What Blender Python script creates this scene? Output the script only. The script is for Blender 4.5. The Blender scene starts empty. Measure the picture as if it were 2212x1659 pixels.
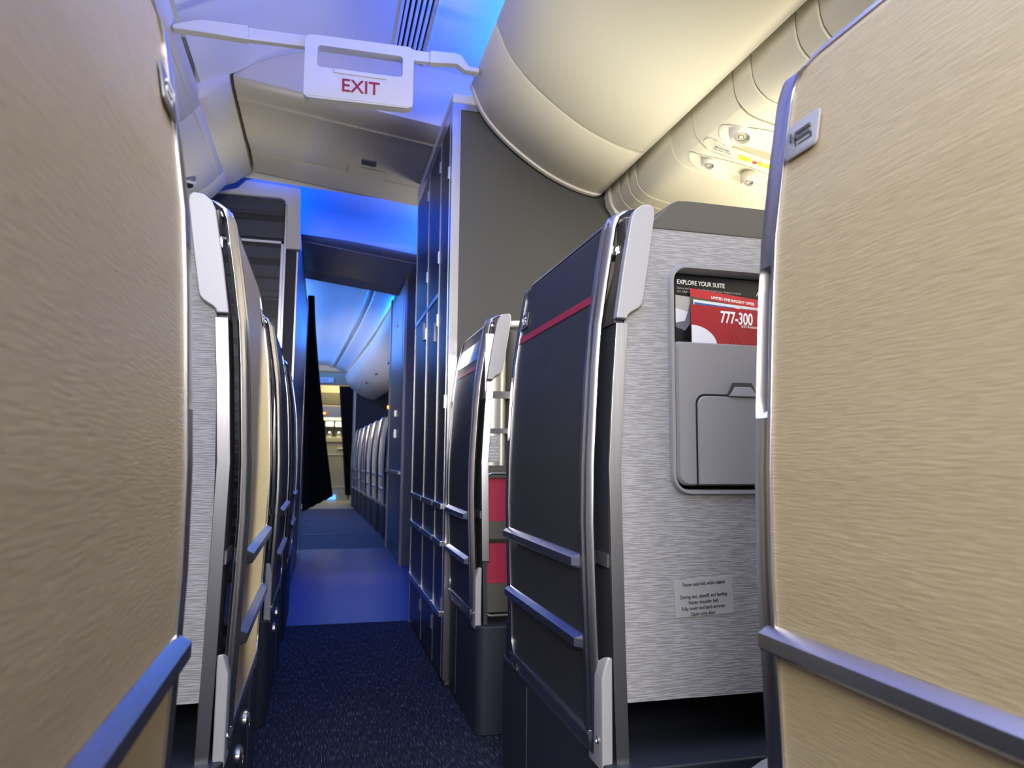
import bpy, bmesh, math, random
from mathutils import Vector, Matrix
random.seed(4)
S = bpy.context.scene
C = S.collection
D2R = math.radians

# ------------------------------------------------------------------ camera
cam = bpy.data.cameras.new('camera')
cam.sensor_width = 36.0
cam.lens = 1561.0 / 2212.0 * 36.0
cam.clip_start = 0.02
cam.dof.use_dof = True
cam.dof.focus_distance = 1.55
cam.dof.aperture_fstop = 7.0
camo = bpy.data.objects.new('camera', cam)
C.objects.link(camo)
R = Matrix(((0.9673208, 0.03483051, 0.25115196),
            (-0.25339664, 0.09772109, 0.96241401),
            (0.00897853, -0.99460415, 0.10335358)))
rt = R @ Vector((1, 0, 0)); up = R @ Vector((0, -1, 0)); bk = R @ Vector((0, 0, -1))
camo.matrix_world = Matrix(((rt.x, up.x, bk.x, 0), (rt.y, up.y, bk.y, 0), (rt.z, up.z, bk.z, .81), (0, 0, 0, 1)))
S.camera = camo

# ------------------------------------------------------------------ world + exposure
w = bpy.data.worlds.new('world'); S.world = w; w.use_nodes = True
w.node_tree.nodes['Background'].inputs[0].default_value = (.75, .8, 1.0, 1)
w.node_tree.nodes['Background'].inputs[1].default_value = .35
S.view_settings.view_transform = 'Standard'
S.view_settings.look = 'None'
S.view_settings.exposure = 0.0
S.view_settings.gamma = 1.0
S.view_settings.use_curve_mapping = False

# ------------------------------------------------------------------ cabin lights and added fills
def area(name, loc, target, sx, sy, col, power, spread=180):
    l = bpy.data.lights.new(name, 'AREA'); l.shape = 'RECTANGLE'; l.size = sx; l.size_y = sy
    l.color = col; l.energy = power; l.spread = D2R(spread)
    o = bpy.data.objects.new(name, l); C.objects.link(o)
    o.location = loc
    d = Vector(target) - Vector(loc)
    o.rotation_euler = d.to_track_quat('-Z', 'Y').to_euler()
    return o
BLUE = (.02, .17, 1.0)
WARM = (1.0, .86, .62)
NEUT = (1.0, .94, .90)
# blue mood strip along the top of the right bins, washing the ceiling
def strip(name, x, z, y0, y1, tx, tz, col, power, wdt=.04):
    l = bpy.data.lights.new(name, 'AREA'); l.shape = 'RECTANGLE'; l.size = wdt; l.size_y = y1 - y0
    l.color = col; l.energy = power
    o = bpy.data.objects.new(name, l); C.objects.link(o)
    o.location = (x, (y0 + y1) / 2, z)
    d = Vector((tx - x, 0, tz - z)).normalized()
    zax = -d; yax = Vector((0, 1, 0)); xax = yax.cross(zax)
    o.rotation_euler = Matrix((xax, yax, zax)).transposed().to_euler()
    return o
strip('mood_strip', .66, 2.35, -1.5, 2.9, .1, 2.60, (.001, .085, 1.0), 36)
strip('mood_strip', .85, 2.31, 4.12, 4.95, -.2, 2.44, (.0, .11, 1.0), 15)
strip('mood_strip', -.45, 2.36, 4.12, 4.95, .5, 2.50, (.0, .09, 1.0), 8)
strip('mood_strip', .62, 2.36, 6.8, 12.8, -.3, 2.46, (.0, .17, 1.0), 110, .1)
strip('mood_strip', -.45, 2.40, 6.9, 12.8, -.38, 2.46, (.10, .30, 1.0), 70, .1)
# white wash over the left bins
strip('wash_strip', -.50, 2.33, -1.0, 2.4, -.25, 2.5, NEUT, 8)
# sidewall wash lights under the right bins
strip('sidewall_wash', 1.62, 1.34, -.5, 2.5, 1.3, 1.9, WARM, 12, .1)
# added fill behind the camera, turned towards the right hand suites
area('cabin_fill', (-.25, -1.5, 1.60), (.6, 1.6, .6), 1.1, .8, (1.0, .93, .85), 22, 85)
FILL = (1.0, .96, .82)  # tint of the added uplights
def uplight(x, y, z, sx, sy, col, power, spread):
    area('seat_fill', (x, y, z), (x + .001, y, z + 1), sx, sy, col, power, spread)  # unseen uplight, added to brighten the bins and lowered ceiling
uplight(.88, .15, .75, .25, 1.5, FILL, 5, 75)
uplight(.97, 1.85, .60, .35, 1.4, FILL, 3.6, 56)
uplight(-.90, 2.7, 1.30, .2, 1.7, FILL, .8, 60)
uplight(-.40, 3.50, 1.22, .15, .4, FILL, .9, 75)
area('door_area_fill', (.15, 4.5, 2.44), (.15, 4.5, 0), .5, .6, (.02, .16, 1.0), 16, 120)  # added fill, turns the vinyl floor blue from above
uplight(.75, 3.95, .9, .2, .2, FILL, 1.6, 70)
area('seat_fill', (-.9, 9.0, 1.6), (.6, 9.6, 1.3), 3.0, .4, (1, .88, .72), 14, 130)  # added warm fill for the forward suites
area('ceiling_fill', (.10, .3, 2.36), (.15, .5, 0), .4, 2.2, (.60, .72, 1.0), 24, 150)  # added bluish fill from overhead for the near suites
# window daylight from the right, out of frame
area('window_daylight', (1.75, .9, 1.25), (.9, 1.5, 2.0), .3, 1.6, (1, .96, .88), 6)
# reading lamp above the third right hand seat, striking the left doors
rl = bpy.data.lights.new('reading_lamp_beam', 'SPOT'); rl.energy = 190; rl.color = (1, .98, .84); rl.spot_size = D2R(25); rl.spot_blend = .5; rl.shadow_soft_size = .015
rlo = bpy.data.objects.new('reading_lamp_beam', rl); C.objects.link(rlo); rlo.location = (1.13, 2.44, 1.74)
rlo.rotation_euler = (Vector((-.13, 1.93, .80)) - Vector(rlo.location)).to_track_quat('-Z', 'Y').to_euler()
# galley light far forward
area('galley_light', (.2, 13.75, 2.28), (.2, 14.2, .9), .6, .5, (1.0, .88, .5), 14)
area('galley_counter_light', (.25, 14.2, 1.55), (.25, 14.35, 1.2), .5, .06, (1.0, .92, .6), 3)
sp = bpy.data.lights.new('pink_fill', 'SPOT'); sp.energy = 110; sp.color = (1, .26, .20); sp.spot_size = D2R(17); sp.spot_blend = .9; sp.shadow_soft_size = .03  # added overhead spot for the pink patch on the vinyl
spo = bpy.data.objects.new('pink_fill', sp); C.objects.link(spo); spo.location = (.30, 5.1, 2.2)

# ------------------------------------------------------------------ materials
def nodes(name):
    m = bpy.data.materials.new(name); m.use_nodes = True
    nt = m.node_tree; b = nt.nodes['Principled BSDF']
    return m, nt, b
def mat(name, col, rough=.5, metal=0.0, spec=.5, bump=None, coat=0.0, var=None, emit=None, es=1.0):
    """bump=(scale xyz, strength, distance); var=(second colour, scale xyz, lo, hi)"""
    m, nt, b = nodes(name)
    b.inputs['Base Color'].default_value = (*col, 1)
    b.inputs['Roughness'].default_value = rough
    b.inputs['Metallic'].default_value = metal
    b.inputs['Specular IOR Level'].default_value = spec
    b.inputs['Coat Weight'].default_value = coat
    if emit:
        b.inputs['Emission Color'].default_value = (*emit, 1); b.inputs['Emission Strength'].default_value = es
    def noise(sc, det=3):
        tc = nt.nodes.new('ShaderNodeTexCoord'); mp = nt.nodes.new('ShaderNodeMapping'); nz = nt.nodes.new('ShaderNodeTexNoise')
        mp.inputs['Scale'].default_value = sc; nz.inputs['Scale'].default_value = 1.0; nz.inputs['Detail'].default_value = det
        nt.links.new(tc.outputs['Object'], mp.inputs[0]); nt.links.new(mp.outputs[0], nz.inputs['Vector'])
        return nz
    if var:
        c2, sc, lo, hi = var
        nz = noise(sc); rp = nt.nodes.new('ShaderNodeValToRGB')
        rp.color_ramp.elements[0].position = lo; rp.color_ramp.elements[0].color = (*col, 1)
        rp.color_ramp.elements[1].position = hi; rp.color_ramp.elements[1].color = (*c2, 1)
        nt.links.new(nz.outputs['Fac'], rp.inputs[0]); nt.links.new(rp.outputs[0], b.inputs['Base Color'])
    if bump:
        sc, st, di = bump
        nz = noise(sc, 2); bp = nt.nodes.new('ShaderNodeBump')
        bp.inputs['Strength'].default_value = st; bp.inputs['Distance'].default_value = di
        nt.links.new(nz.outputs['Fac'], bp.inputs['Height']); nt.links.new(bp.outputs[0], b.inputs['Normal'])
    return m
M = {}
M['tan'] = mat('tan_laminate', (.43, .35, .205), .45, var=((.49, .40, .242), (38, 38, 420), .35, .65), bump=((38, 38, 460), .45, .0012))
M['dark'] = mat('charcoal_laminate', (.029, .033, .040), .5, bump=((260, 260, 260), .15, .0006))
M['navy'] = mat('navy_plastic', (.017, .021, .035), .55)
M['black'] = mat('black_rubber', (.004, .004, .005), .8)
M['silver'] = mat('brushed_aluminium', (.58, .58, .61), .27, 1.0, bump=((300, 300, 6), .12, .0005))
M['silverd'] = mat('satin_grey_metal', (.25, .25, .28), .34, .8)
M['jamb'] = mat('brushed_grey_jamb', (.36, .36, .39), .30, .95, bump=((300, 300, 6), .12, .0005))
M['cap'] = mat('satin_silver_paint', (.40, .40, .42), .5, .25, bump=((200, 200, 5), .1, .0005))
M['red'] = mat('red_inlay', (.38, .02, .05), .45)
M['redcloth'] = mat('red_leather', (.36, .012, .05), .55)
M['grey'] = mat('grey_textured_shell', (.25, .25, .262), .5, var=((.345, .345, .362), (34, 34, 430), .44, .56), bump=((34, 34, 430), .8, .002))
M['greyp'] = mat('grey_plastic', (.28, .278, .286), .45)
M['shelltop'] = mat('dark_grey_shell', (.085, .08, .07), .5)
M['display'] = mat('dark_display', (.06, .055, .055), .25)
M['cream'] = mat('cream_plastic', (.76, .715, .56), .42)
M['nozzle'] = mat('beige_nozzle', (.42, .39, .29), .4)
M['cream2'] = mat('ivory_plastic', (.76, .73, .64), .38)
M['white'] = mat('white_ceiling', (.80, .81, .82), .5)
M['soffit'] = mat('beige_soffit', (.60, .55, .46), .30)
M['seam'] = mat('dark_gap', (.01, .01, .01), .9)
M['panel'] = mat('charcoal_monument', (.085, .085, .08), .38)
M['locker'] = mat('locker_charcoal', (.035, .04, .05), .35)
M['white_letter'] = mat('white_letter', (.9, .9, .9), .5)
M['glow'] = mat('lit_digits', (1, 1, 1), .5, emit=(1, 1, 1), es=2.0)
M['black_letter'] = mat('black_letter', (.01, .01, .015), .6)
M['placard'] = mat('placard_vinyl', (.36, .36, .37), .35)
M['redletter'] = mat('red_letter', (.38, .01, .05), .5)
M['signface'] = mat('sign_face', (.72, .73, .70), .35)
M['cardred'] = mat('card_red', (.36, .012, .022), .35)
M['cardred2'] = mat('card_bright_red', (.55, .03, .04), .35)
M['cardblack'] = mat('card_black', (.008, .009, .014), .3)
M['cardwhite'] = mat('card_white', (.75, .76, .8), .4)
M['cardblue'] = mat('card_blue', (.03, .12, .36), .4)
M['cardgrey'] = mat('card_grey', (.16, .17, .2), .4)
M['cardpale'] = mat('card_pale', (.45, .44, .44), .4)
M['cardgreen'] = mat('card_green', (.10, .10, .06), .4)
M['cardring'] = mat('card_ring', (.46, .05, .05), .35)
M['curtain'] = mat('black_curtain', (.003, .003, .005), .9)
M['mirror'] = mat('glossy_panel', (.10, .11, .13), .1, .9)
M['yellow'] = mat('lit_yellow', (.9, .7, 0), .5, emit=(1, .78, 0), es=1.0)
M['redlit'] = mat('lit_red', (.8, .02, .02), .5, emit=(.9, .03, .02), es=.9)
M['orange'] = mat('lit_orange', (1, .4, .05), .5, emit=(1, .35, .03), es=4)
M['bluelit'] = mat('lit_blue', (.2, .4, 1), .5, emit=(.1, .35, 1), es=2)
M['whitelit'] = mat('lit_white', (1, 1, 1), .5, emit=(1, 1, .95), es=3)
M['galley'] = mat('galley_beige', (.42, .38, .24), .45)
M['galleyd'] = mat('galley_olive', (.10, .09, .05), .45)
M['tubemetal'] = mat('brushed_steel_shell', (.62, .61, .56), .3, .75, bump=((60, 60, 500), .25, .0008))

def carpet():
    m, nt, b = nodes('navy_carpet')
    b.inputs['Roughness'].default_value = .95; b.inputs['Specular IOR Level'].default_value = .1
    tc = nt.nodes.new('ShaderNodeTexCoord'); mp = nt.nodes.new('ShaderNodeMapping'); mp.inputs['Scale'].default_value = (430, 24, 1)
    nz = nt.nodes.new('ShaderNodeTexNoise'); nz.inputs['Scale'].default_value = 1; nz.inputs['Detail'].default_value = 3
    rp = nt.nodes.new('ShaderNodeValToRGB'); e = rp.color_ramp.elements
    e[0].position = .42; e[0].color = (.010, .012, .024, 1); e[1].position = .74; e[1].color = (.15, .16, .19, 1)
    k = e.new(.58); k.color = (.022, .027, .048, 1)
    nt.links.new(tc.outputs['Object'], mp.inputs[0]); nt.links.new(mp.outputs[0], nz.inputs['Vector'])
    nt.links.new(nz.outputs['Fac'], rp.inputs[0]); nt.links.new(rp.outputs[0], b.inputs['Base Color'])
    bp = nt.nodes.new('ShaderNodeBump'); bp.inputs['Strength'].default_value = .6; bp.inputs['Distance'].default_value = .004
    nt.links.new(nz.outputs['Fac'], bp.inputs['Height']); nt.links.new(bp.outputs[0], b.inputs['Normal'])
    return m
M['carpet'] = carpet()
M['vinyl'] = mat('blue_grey_vinyl', (.02, .05, .19), .36, var=((.03, .07, .23), (90, 90, 90), .4, .6))
M['mat2'] = mat('navy_runner', (.018, .035, .09), .7)
def stripes():
    m, nt, b = nodes('striped_laminate')
    tc = nt.nodes.new('ShaderNodeTexCoord'); mp = nt.nodes.new('ShaderNodeMapping'); mp.inputs['Scale'].default_value = (.3, .3, 26)
    nz = nt.nodes.new('ShaderNodeTexNoise'); nz.inputs['Scale'].default_value = 1; nz.inputs['Detail'].default_value = 2
    rp = nt.nodes.new('ShaderNodeValToRGB'); rp.color_ramp.interpolation = 'LINEAR'
    e = rp.color_ramp.elements
    e[0].position = .47; e[0].color = (.003, .003, .008, 1); e[1].position = .52; e[1].color = (.05, .055, .075, 1)
    nt.links.new(tc.outputs['Object'], mp.inputs[0]); nt.links.new(mp.outputs[0], nz.inputs['Vector'])
    nt.links.new(nz.outputs['Fac'], rp.inputs[0]); nt.links.new(rp.outputs[0], b.inputs['Base Color'])
    b.inputs['Roughness'].default_value = .4
    return m
M['stripes'] = stripes()

# ------------------------------------------------------------------ mesh helpers
ID = lambda x, y, z: (x, y, z)
class B:
    def __init__(s, T=ID):
        s.bm = bmesh.new(); s.T = T
    def v(s, x, y, z): return s.bm.verts.new(s.T(x, y, z))
    def rings(s, rr, close=True, cap=True):
        """rr: list of rings of (x,y,z) points, skinned together"""
        vs = [[s.v(*p) for p in r] for r in rr]
        n = len(vs[0])
        for a, b in zip(vs, vs[1:]):
            for i in range(n if close else n - 1):
                j = (i + 1) % n
                s.bm.faces.new((a[i], a[j], b[j], b[i]))
        if cap and close:
            s.bm.faces.new(vs[0]); s.bm.faces.new(vs[-1][::-1])
        return s
    def box(s, x0, x1, y0, y1, z0, z1):
        return s.rings([[(x0, y0, z0), (x1, y0, z0), (x1, y1, z0), (x0, y1, z0)], [(x0, y0, z1), (x1, y0, z1), (x1, y1, z1), (x0, y1, z1)]])
    def py(s, prof, y0, y1):       # prof of (x,z) extruded along y
        return s.rings([[(x, y0, z) for x, z in prof], [(x, y1, z) for x, z in prof]])
    def px(s, prof, x0, x1):       # prof of (y,z) extruded along x
        return s.rings([[(x0, y, z) for y, z in prof], [(x1, y, z) for y, z in prof]])
    def pz(s, prof, z0, z1):
        return s.rings([[(x, y, z0) for x, y in prof], [(x, y, z1) for x, y in prof]])
    def shell(s, prof, y0, y1, t=.01, nx=0, nz=1):
        """open profile made into a sheet of thickness t along (nx,nz)"""
        back = [(x + nx * t, z + nz * t) for x, z in prof][::-1]
        return s.py(list(prof) + back, y0, y1)
    def tube(s, pts, r, n=8):
        rr = []
        for i, p in enumerate(pts):
            p = Vector(p); a = Vector(pts[max(i - 1, 0)]); b = Vector(pts[min(i + 1, len(pts) - 1)])
            d = (b - a).normalized(); h = Vector((0, 0, 1)) if abs(d.z) < .9 else Vector((1, 0, 0))
            u = d.cross(h).normalized(); w_ = d.cross(u)
            rr.append([tuple(p + r * (math.cos(2 * math.pi * k / n) * u + math.sin(2 * math.pi * k / n) * w_)) for k in range(n)])
        return s.rings(rr)
    def disc(s, c, ax, prof, n=24, sx=1, sy=1):
        """lathe: prof of (r, h) about axis ax through c"""
        c = Vector(c); ax = Vector(ax).normalized(); h = Vector((0, 1, 0)) if abs(ax.y) < .9 else Vector((1, 0, 0))
        u = h.cross(ax).normalized(); w_ = ax.cross(u)
        rr = [[tuple(c + ax * hh + r * (sx * math.cos(2 * math.pi * k / n) * u + sy * math.sin(2 * math.pi * k / n) * w_)) for k in range(n)] for r, hh in prof]
        return s.rings(rr)
    def holed(s, outer, holes, f0, f1):
        """flat plate with holes; 2D loops mapped to 3D by f0 (front) and f1 (back)"""
        sides = []
        for f in (f0, f1):
            loops = [[s.v(*f(*p)) for p in lp] for lp in [outer] + holes]
            ed = []
            for lp in loops:
                for i in range(len(lp)): ed.append(s.bm.edges.new((lp[i], lp[(i + 1) % len(lp)])))
            bmesh.ops.triangle_fill(s.bm, use_beauty=True, use_dissolve=False, edges=ed)
            sides.append(loops)
        for a, b in zip(*sides):
            n = len(a)
            for i in range(n):
                s.bm.faces.new((a[i], a[(i + 1) % n], b[(i + 1) % n], b[i]))
        return s
    def build(s, name, m, parent=None, bevel=0, seg=2, smooth=True, kind=None):
        bm = s.bm
        bmesh.ops.recalc_face_normals(bm, faces=bm.faces[:])
        off = world_loc(parent) if parent else Vector((0, 0, 0))
        if parent is None:
            cs = [v.co for v in bm.verts]
            off = Vector(((min(c.x for c in cs) + max(c.x for c in cs)) / 2, (min(c.y for c in cs) + max(c.y for c in cs)) / 2, min(c.z for c in cs)))
        wl = off.copy()
        for v in bm.verts: v.co -= off
        me = bpy.data.meshes.new(name); bm.to_mesh(me); bm.free()
        me.materials.append(M[m] if isinstance(m, str) else m)
        if smooth:
            for p in me.polygons: p.use_smooth = True
            me.set_sharp_from_angle(angle=D2R(32))
        o = bpy.data.objects.new(name, me); C.objects.link(o)
        if parent: o.parent = parent
        else: o.location = off
        o['_w'] = tuple(wl)
        if bevel:
            md = o.modifiers.new('bevel', 'BEVEL'); md.width = bevel; md.segments = seg; md.limit_method = 'ANGLE'; md.angle_limit = D2R(40)
            md.harden_normals = smooth
        if kind: o['kind'] = kind
        return o
def world_loc(o):
    return Vector(o['_w'])
def thing(name, loc, label, cat, group=None):
    o = bpy.data.objects.new(name, None); C.objects.link(o); o.location = loc; o['_w'] = tuple(loc); o.empty_display_size = .05
    tag(o, label, cat, group); return o
def tag(o, label, cat=None, group=None):
    o['label'] = label
    if cat: o['category'] = cat
    if group: o['group'] = group
    return o
def rrect(x0, x1, z0, z1, r, n=5, rs=None):
    """rounded rectangle; rs radii for (x0z0, x1z0, x1z1, x0z1)"""
    rs = rs or (r, r, r, r); out = []
    for (cx, cz, a, q) in ((x0, z0, 180, rs[0]), (x1, z0, 270, rs[1]), (x1, z1, 0, rs[2]), (x0, z1, 90, rs[3])):
        if q <= 0: out.append((cx, cz)); continue
        ox = cx + (q if cx == x0 else -q); oz = cz + (q if cz == z0 else -q)
        for k in range(n + 1):
            t = D2R(a + 90 * k / n); out.append((ox + q * math.cos(t), oz + q * math.sin(t)))
    return out
def text(name, body, size, loc, xdir, updir, m, parent, align='LEFT', depth=.0004, sx=1.0, mirror=False, bold=0, line=1.0):
    cu = bpy.data.curves.new(name, 'FONT'); cu.body = body; cu.size = size; cu.align_x = align; cu.extrude = depth; cu.space_line = line
    cu.offset = bold
    t = bpy.data.objects.new(name, cu); C.objects.link(t)
    dg = bpy.context.evaluated_depsgraph_get()
    me = bpy.data.meshes.new_from_object(t.evaluated_get(dg)); me.name = name
    bpy.data.objects.remove(t)
    X = Vector(xdir).normalized() * sx; U = Vector(updir).normalized(); N = Vector(xdir).normalized().cross(U)
    P = world_loc(parent)
    for v in me.vertices:
        c = v.co; v.co = Vector(loc) + X * c.x + U * c.y + N * c.z - P
    me.materials.clear(); me.materials.append(M[m])
    o = bpy.data.objects.new(name, me); C.objects.link(o); o.parent = parent; o['_w'] = tuple(P)
    return o

# ------------------------------------------------------------------ the room shell
B().box(-1.6, 1.9, -2.4, 3.74, -.05, 0).build('floor', 'carpet', kind='structure')
B().box(-1.6, 1.9, 3.741, 6.75, -.05, -.001).build('floor_vinyl', 'vinyl', kind='structure').name = 'floor.001'
B().box(-1.6, 1.9, 6.751, 12.0, -.05, -.001).build('floor', 'mat2', kind='structure')
B().box(-1.6, 1.9, 12.001, 15.5, -.05, -.001).build('floor', 'galley', kind='structure')
for i, (y0, y1) in enumerate(((7.95, 8.0), (9.85, 9.9))):
    B().box(-.2, .6, y0, y1, -.001, .004).build('trim_%d' % (i + 1), 'vinyl', kind='structure')

# arched aisle ceiling (x,z)
arch = [(-.523, 2.30), (-.388, 2.375), (-.306, 2.432), (-.22, 2.47), (-.134, 2.497), (-.05, 2.517), (.1, 2.53), (.25, 2.525), (.371, 2.515), (.463, 2.508), (.6, 2.49), (.8, 2.46), (1.3, 2.40)]
B().shell([a for a in arch if a[0] < .235] + [(.235, 2.526)], -2.4, 3.0, .02).build('ceiling', 'white', kind='structure')
B().shell([(.365, 2.516)] + [a for a in arch if a[0] > .365], -2.4, 3.0, .02).build('ceiling', 'white', kind='structure')
B().shell([(.2, 2.56), (.4, 2.56)], -2.4, 3.0, .02).build('ceiling', 'seam', kind='structure')
# air grille of the ceiling
vt = thing('air_grille', (.3, 2.4, 2.50), 'slotted white air grille running along the ceiling above the exit sign', 'grille')
for k in range(6):
    x = .250 + k * .0205
    B().box(x, x + .011, -1.0, 2.99, 2.522 - k * .0016, 2.545).build('slat', 'white', vt)
fr = B(); fr.box(.232, .243, -1.0, 2.99, 2.521, 2.55); fr.box(.364, .375, -1.0, 2.99, 2.508, 2.55); fr.build('frame', 'white', vt)

def zc(x): return 2.345 - .125 * (x + .4)       # tilted lowered ceiling
def lowered(y0, y1, xl, xr, m, name='ceiling', drop=.0, up0=True):
    xs = [xl + (xr - xl) * k / 8 for k in range(9)]
    b = B()
    sec = [(y0, .0), (y0 + .03, .0)]
    # section in y: front face rising, flat underside with a crease, upturned far end
    pts = [(y0 - .03, .35), (y0 - .028, .06), (y0 - .015, .018), (y0 + .02, .0), (y0 + .14, .0), (y0 + .145, -.006), (y0 + .155, -.006), (y0 + .16, 0.0), (y0 + .55, .004), (y1 - .23, .022), (y1 - .226, .027), (y1 - .220, .027), (y1 - .216, .020), (y1, 0.0), (y1 + .004, .02), (y1 + .004, .35)]
    b.rings([[(x, y, zc(x) + dz) for y, dz in pts] for x in xs])
    return b.build(name, m, kind='structure')
lowered(3.03, 4.0, -.405, 1.3, 'soffit')
lowered(5.0, 6.25, -.5, 1.3, 'soffit')
B().shell([(-.9, 2.6), (1.4, 2.6)], 3.2, 7.0, .02).build('ceiling', 'white', kind='structure')
# curved upper ceiling between the two lowered sections
pts = [(4.02, 2.34), (4.05, 2.47), (4.2, 2.52), (4.5, 2.535), (4.8, 2.50), (4.93, 2.44), (4.985, 2.36)]
B().rings([[(-.9, y, z) for y, z in pts] + [(-.9, y, z + .02) for y, z in pts[::-1]], [(1.4, y, z - .14) for y, z in pts] + [(1.4, y, z - .12) for y, z in pts[::-1]]]).build('ceiling', 'white', kind='structure')
# side filler panel between the left bins and the lowered ceiling
b = B()
ys = [2.985, 3.0, 3.02, 3.3, 3.7, 3.98, 4.0, 4.005]
dz = [.05, .015, 0, 0, 0, 0, .012, .05]
b.rings([[(-.545, y, 2.245 + d) for y, d in zip(ys, dz)] + [(-.545, y, 2.5) for y in ys[::-1]],
         [(-.50, y, 2.262 + d) for y, d in zip(ys, dz)] + [(-.50, y, 2.5) for y in ys[::-1]],
         [(-.418, y, 2.335 + d) for y, d in zip(ys, dz)] + [(-.418, y, 2.5) for y in ys[::-1]]])
b.build('trim_3', 'cream2', kind='structure')
# cabin walls
side = [(1.55, 1.70), (1.66, 1.62), (1.74, 1.5), (1.80, 1.3), (1.83, 1.0), (1.82, .6), (1.78, .2), (1.74, 0)]
B().py([(x + .04, z) for x, z in side] + [(1.95, 0), (1.95, 1.70)], -2.4, 2.66).build('wall_right', 'cream2', kind='structure')
B().box(-1.7, -1.6, -2.4, 15.5, 0, 2.6).build('wall_left', 'cream2', kind='structure')
B().box(1.9, 2.0, 2.67, 15.5, 0, 2.6).build('wall_right', 'navy', kind='structure').name = 'wall_right.001'
B().box(-1.6, 1.9, 15.4, 15.5, 0, 2.6).build('wall_front', 'galley', kind='structure')

# forward cabin ceiling, bent towards the narrowing nose
def fx(y):  # lateral shift of the forward right bins
    return .08 if y <= 7 else (.08 - .05 * (y - 7) / 2 if y <= 9 else .03 - .2 * (y - 9) / 4)
rows = []
for y in (6.26, 7.4, 8.6, 8.62, 9.8, 9.82, 11.0, 12.2, 13.3):
    s_ = fx(y)
    top = [(-.9, 2.45), (-.4, 2.47), (0 + s_, 2.47), (.24 + s_, 2.45), (.30 + s_, 2.41), (.31 + s_, 2.42), (.36 + s_, 2.42), (.37 + s_, 2.40), (.54 + s_, 2.331)]
    dd = .006 if y in (8.6, 9.8) else 0
    rows.append([(x, y, z + dd) for x, z in top] + [(x, y, z + .03) for x, z in top[::-1]])
B().rings(rows).build('ceiling', 'white', kind='structure')

# ------------------------------------------------------------------ overhead bins
BR = [(.53, 2.30), (.512, 2.258), (.56, 2.151), (.636, 2.065), (.731, 1.991), (.828, 1.932), (.925, 1.892), (1.004, 1.872), (1.045, 1.872), (1.062, 1.885)]
def sm(p, k=3):  # Catmull-Rom refine
    out = []
    for i in range(len(p) - 1):
        a = p[max(i - 1, 0)]; b_ = p[i]; c = p[i + 1]; d = p[min(i + 2, len(p) - 1)]
        for j in range(k):
            t = j / k
            out.append(tuple(.5 * ((2 * b_[q]) + (-a[q] + c[q]) * t + (2 * a[q] - 5 * b_[q] + 4 * c[q] - d[q]) * t * t + (-a[q] + 3 * b_[q] - 3 * c[q] + d[q]) * t ** 3) for q in range(2)))
    return out + [p[-1]]
BRs = [BR[0]] + sm(BR[1:], 3)
def binbody(prof, back, y0, y1, r=.006):
    """bin section with softly rounded ends so that seams between units show"""
    cx = sum(p[0] for p in prof) / len(prof) + .3 * (1 if back[0][0] > prof[0][0] else -1); cz = 2.25
    b = B(); rr = []
    for y, k in ((y0, 1), (y0 + r * .4, .3), (y0 + r, 0), (y1 - r, 0), (y1 - r * .4, .3), (y1, 1)):
        ring = []
        for (x, z) in prof:
            d = Vector((cx - x, cz - z)).normalized() * (r * k)
            ring.append((x + d.x, y, z + d.y))
        ring += [(x, y, z) for x, z in back]
        rr.append(ring)
    return b.rings(rr)
bk_r = [(1.075, 2.2), (1.0, 2.33), (.62, 2.33)]
RB = thing('overhead_bin', (.8, .2, 1.872), 'long cream overhead bin above the right hand suites, curved underside', 'overhead bin')
binbody(BRs, bk_r, -2.2, 2.215).build('bin_door', 'cream', RB)
RB2 = thing('overhead_bin_end', (.8, 2.44, 1.872), 'short cream end section closing the right overhead bin against the charcoal partition', 'overhead bin')
binbody(BRs, bk_r, 2.225, 2.625, .008).build('end_shell', 'cream', RB2)
lip = B()
rr = []
for y, o_ in ((2.620, -.006), (2.626, .006), (2.645, .006), (2.650, -.004)):
    rr.append([(x - o_ * .6, y, z - o_ * .8) for x, z in BRs] + [(x, y, z) for x, z in bk_r])
lip.rings(rr).build('edge_lip', 'cream2', RB2)

BL = [(-.545, 2.30), (-.530, 2.275), (-.533, 2.24), (-.563, 2.2), (-.6, 2.157), (-.649, 2.115), (-.725, 2.095), (-.9, 2.09), (-1.2, 2.10)]
bk_l = [(-1.2, 2.4), (-.7, 2.4)]
LB = thing('overhead_bin', (-.8, .4, 2.1), 'white overhead bin row above the left suites with a dark latch', 'overhead bin')
for i, (a, c) in enumerate(((-2.2, 2.02), (2.03, 3.06), (3.07, 3.78))):
    binbody(BL[:3] + [(-.552, 2.214)], [(-.7, 2.25), (-.7, 2.4)], a, c, .006).build('bin_rim', 'cream2', LB)
    binbody([(-.556, 2.209), (-.563, 2.2)] + BL[4:], [(-1.2, 2.38), (-.6, 2.38)], a, c, .006).build('bin_door', 'cream2', LB)
LE = thing('overhead_bin_end', (-.8, 3.86, 2.1), 'narrow ivory end cap of the left overhead bin beside the striped closet', 'overhead bin')
binbody(BL, bk_l, 3.79, 3.95, .01).build('end_cap', 'cream2', LE)
ll = B(); ll.disc((-.672, 3.60, 2.098), (0, .2, -1), [(.036, 0), (.036, .012), (.030, .018)], 6, 1, 1.0)
l_ = ll.build('latch', 'black', LB); tag(l_, 'dark grey bin latch')
rg = B(); rg.disc((-.672, 3.60, 2.106), (0, .2, -1), [(.052, 0), (.050, .008), (.044, .010)], 20); rg.build('latch_surround', 'cream2', LB)

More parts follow.
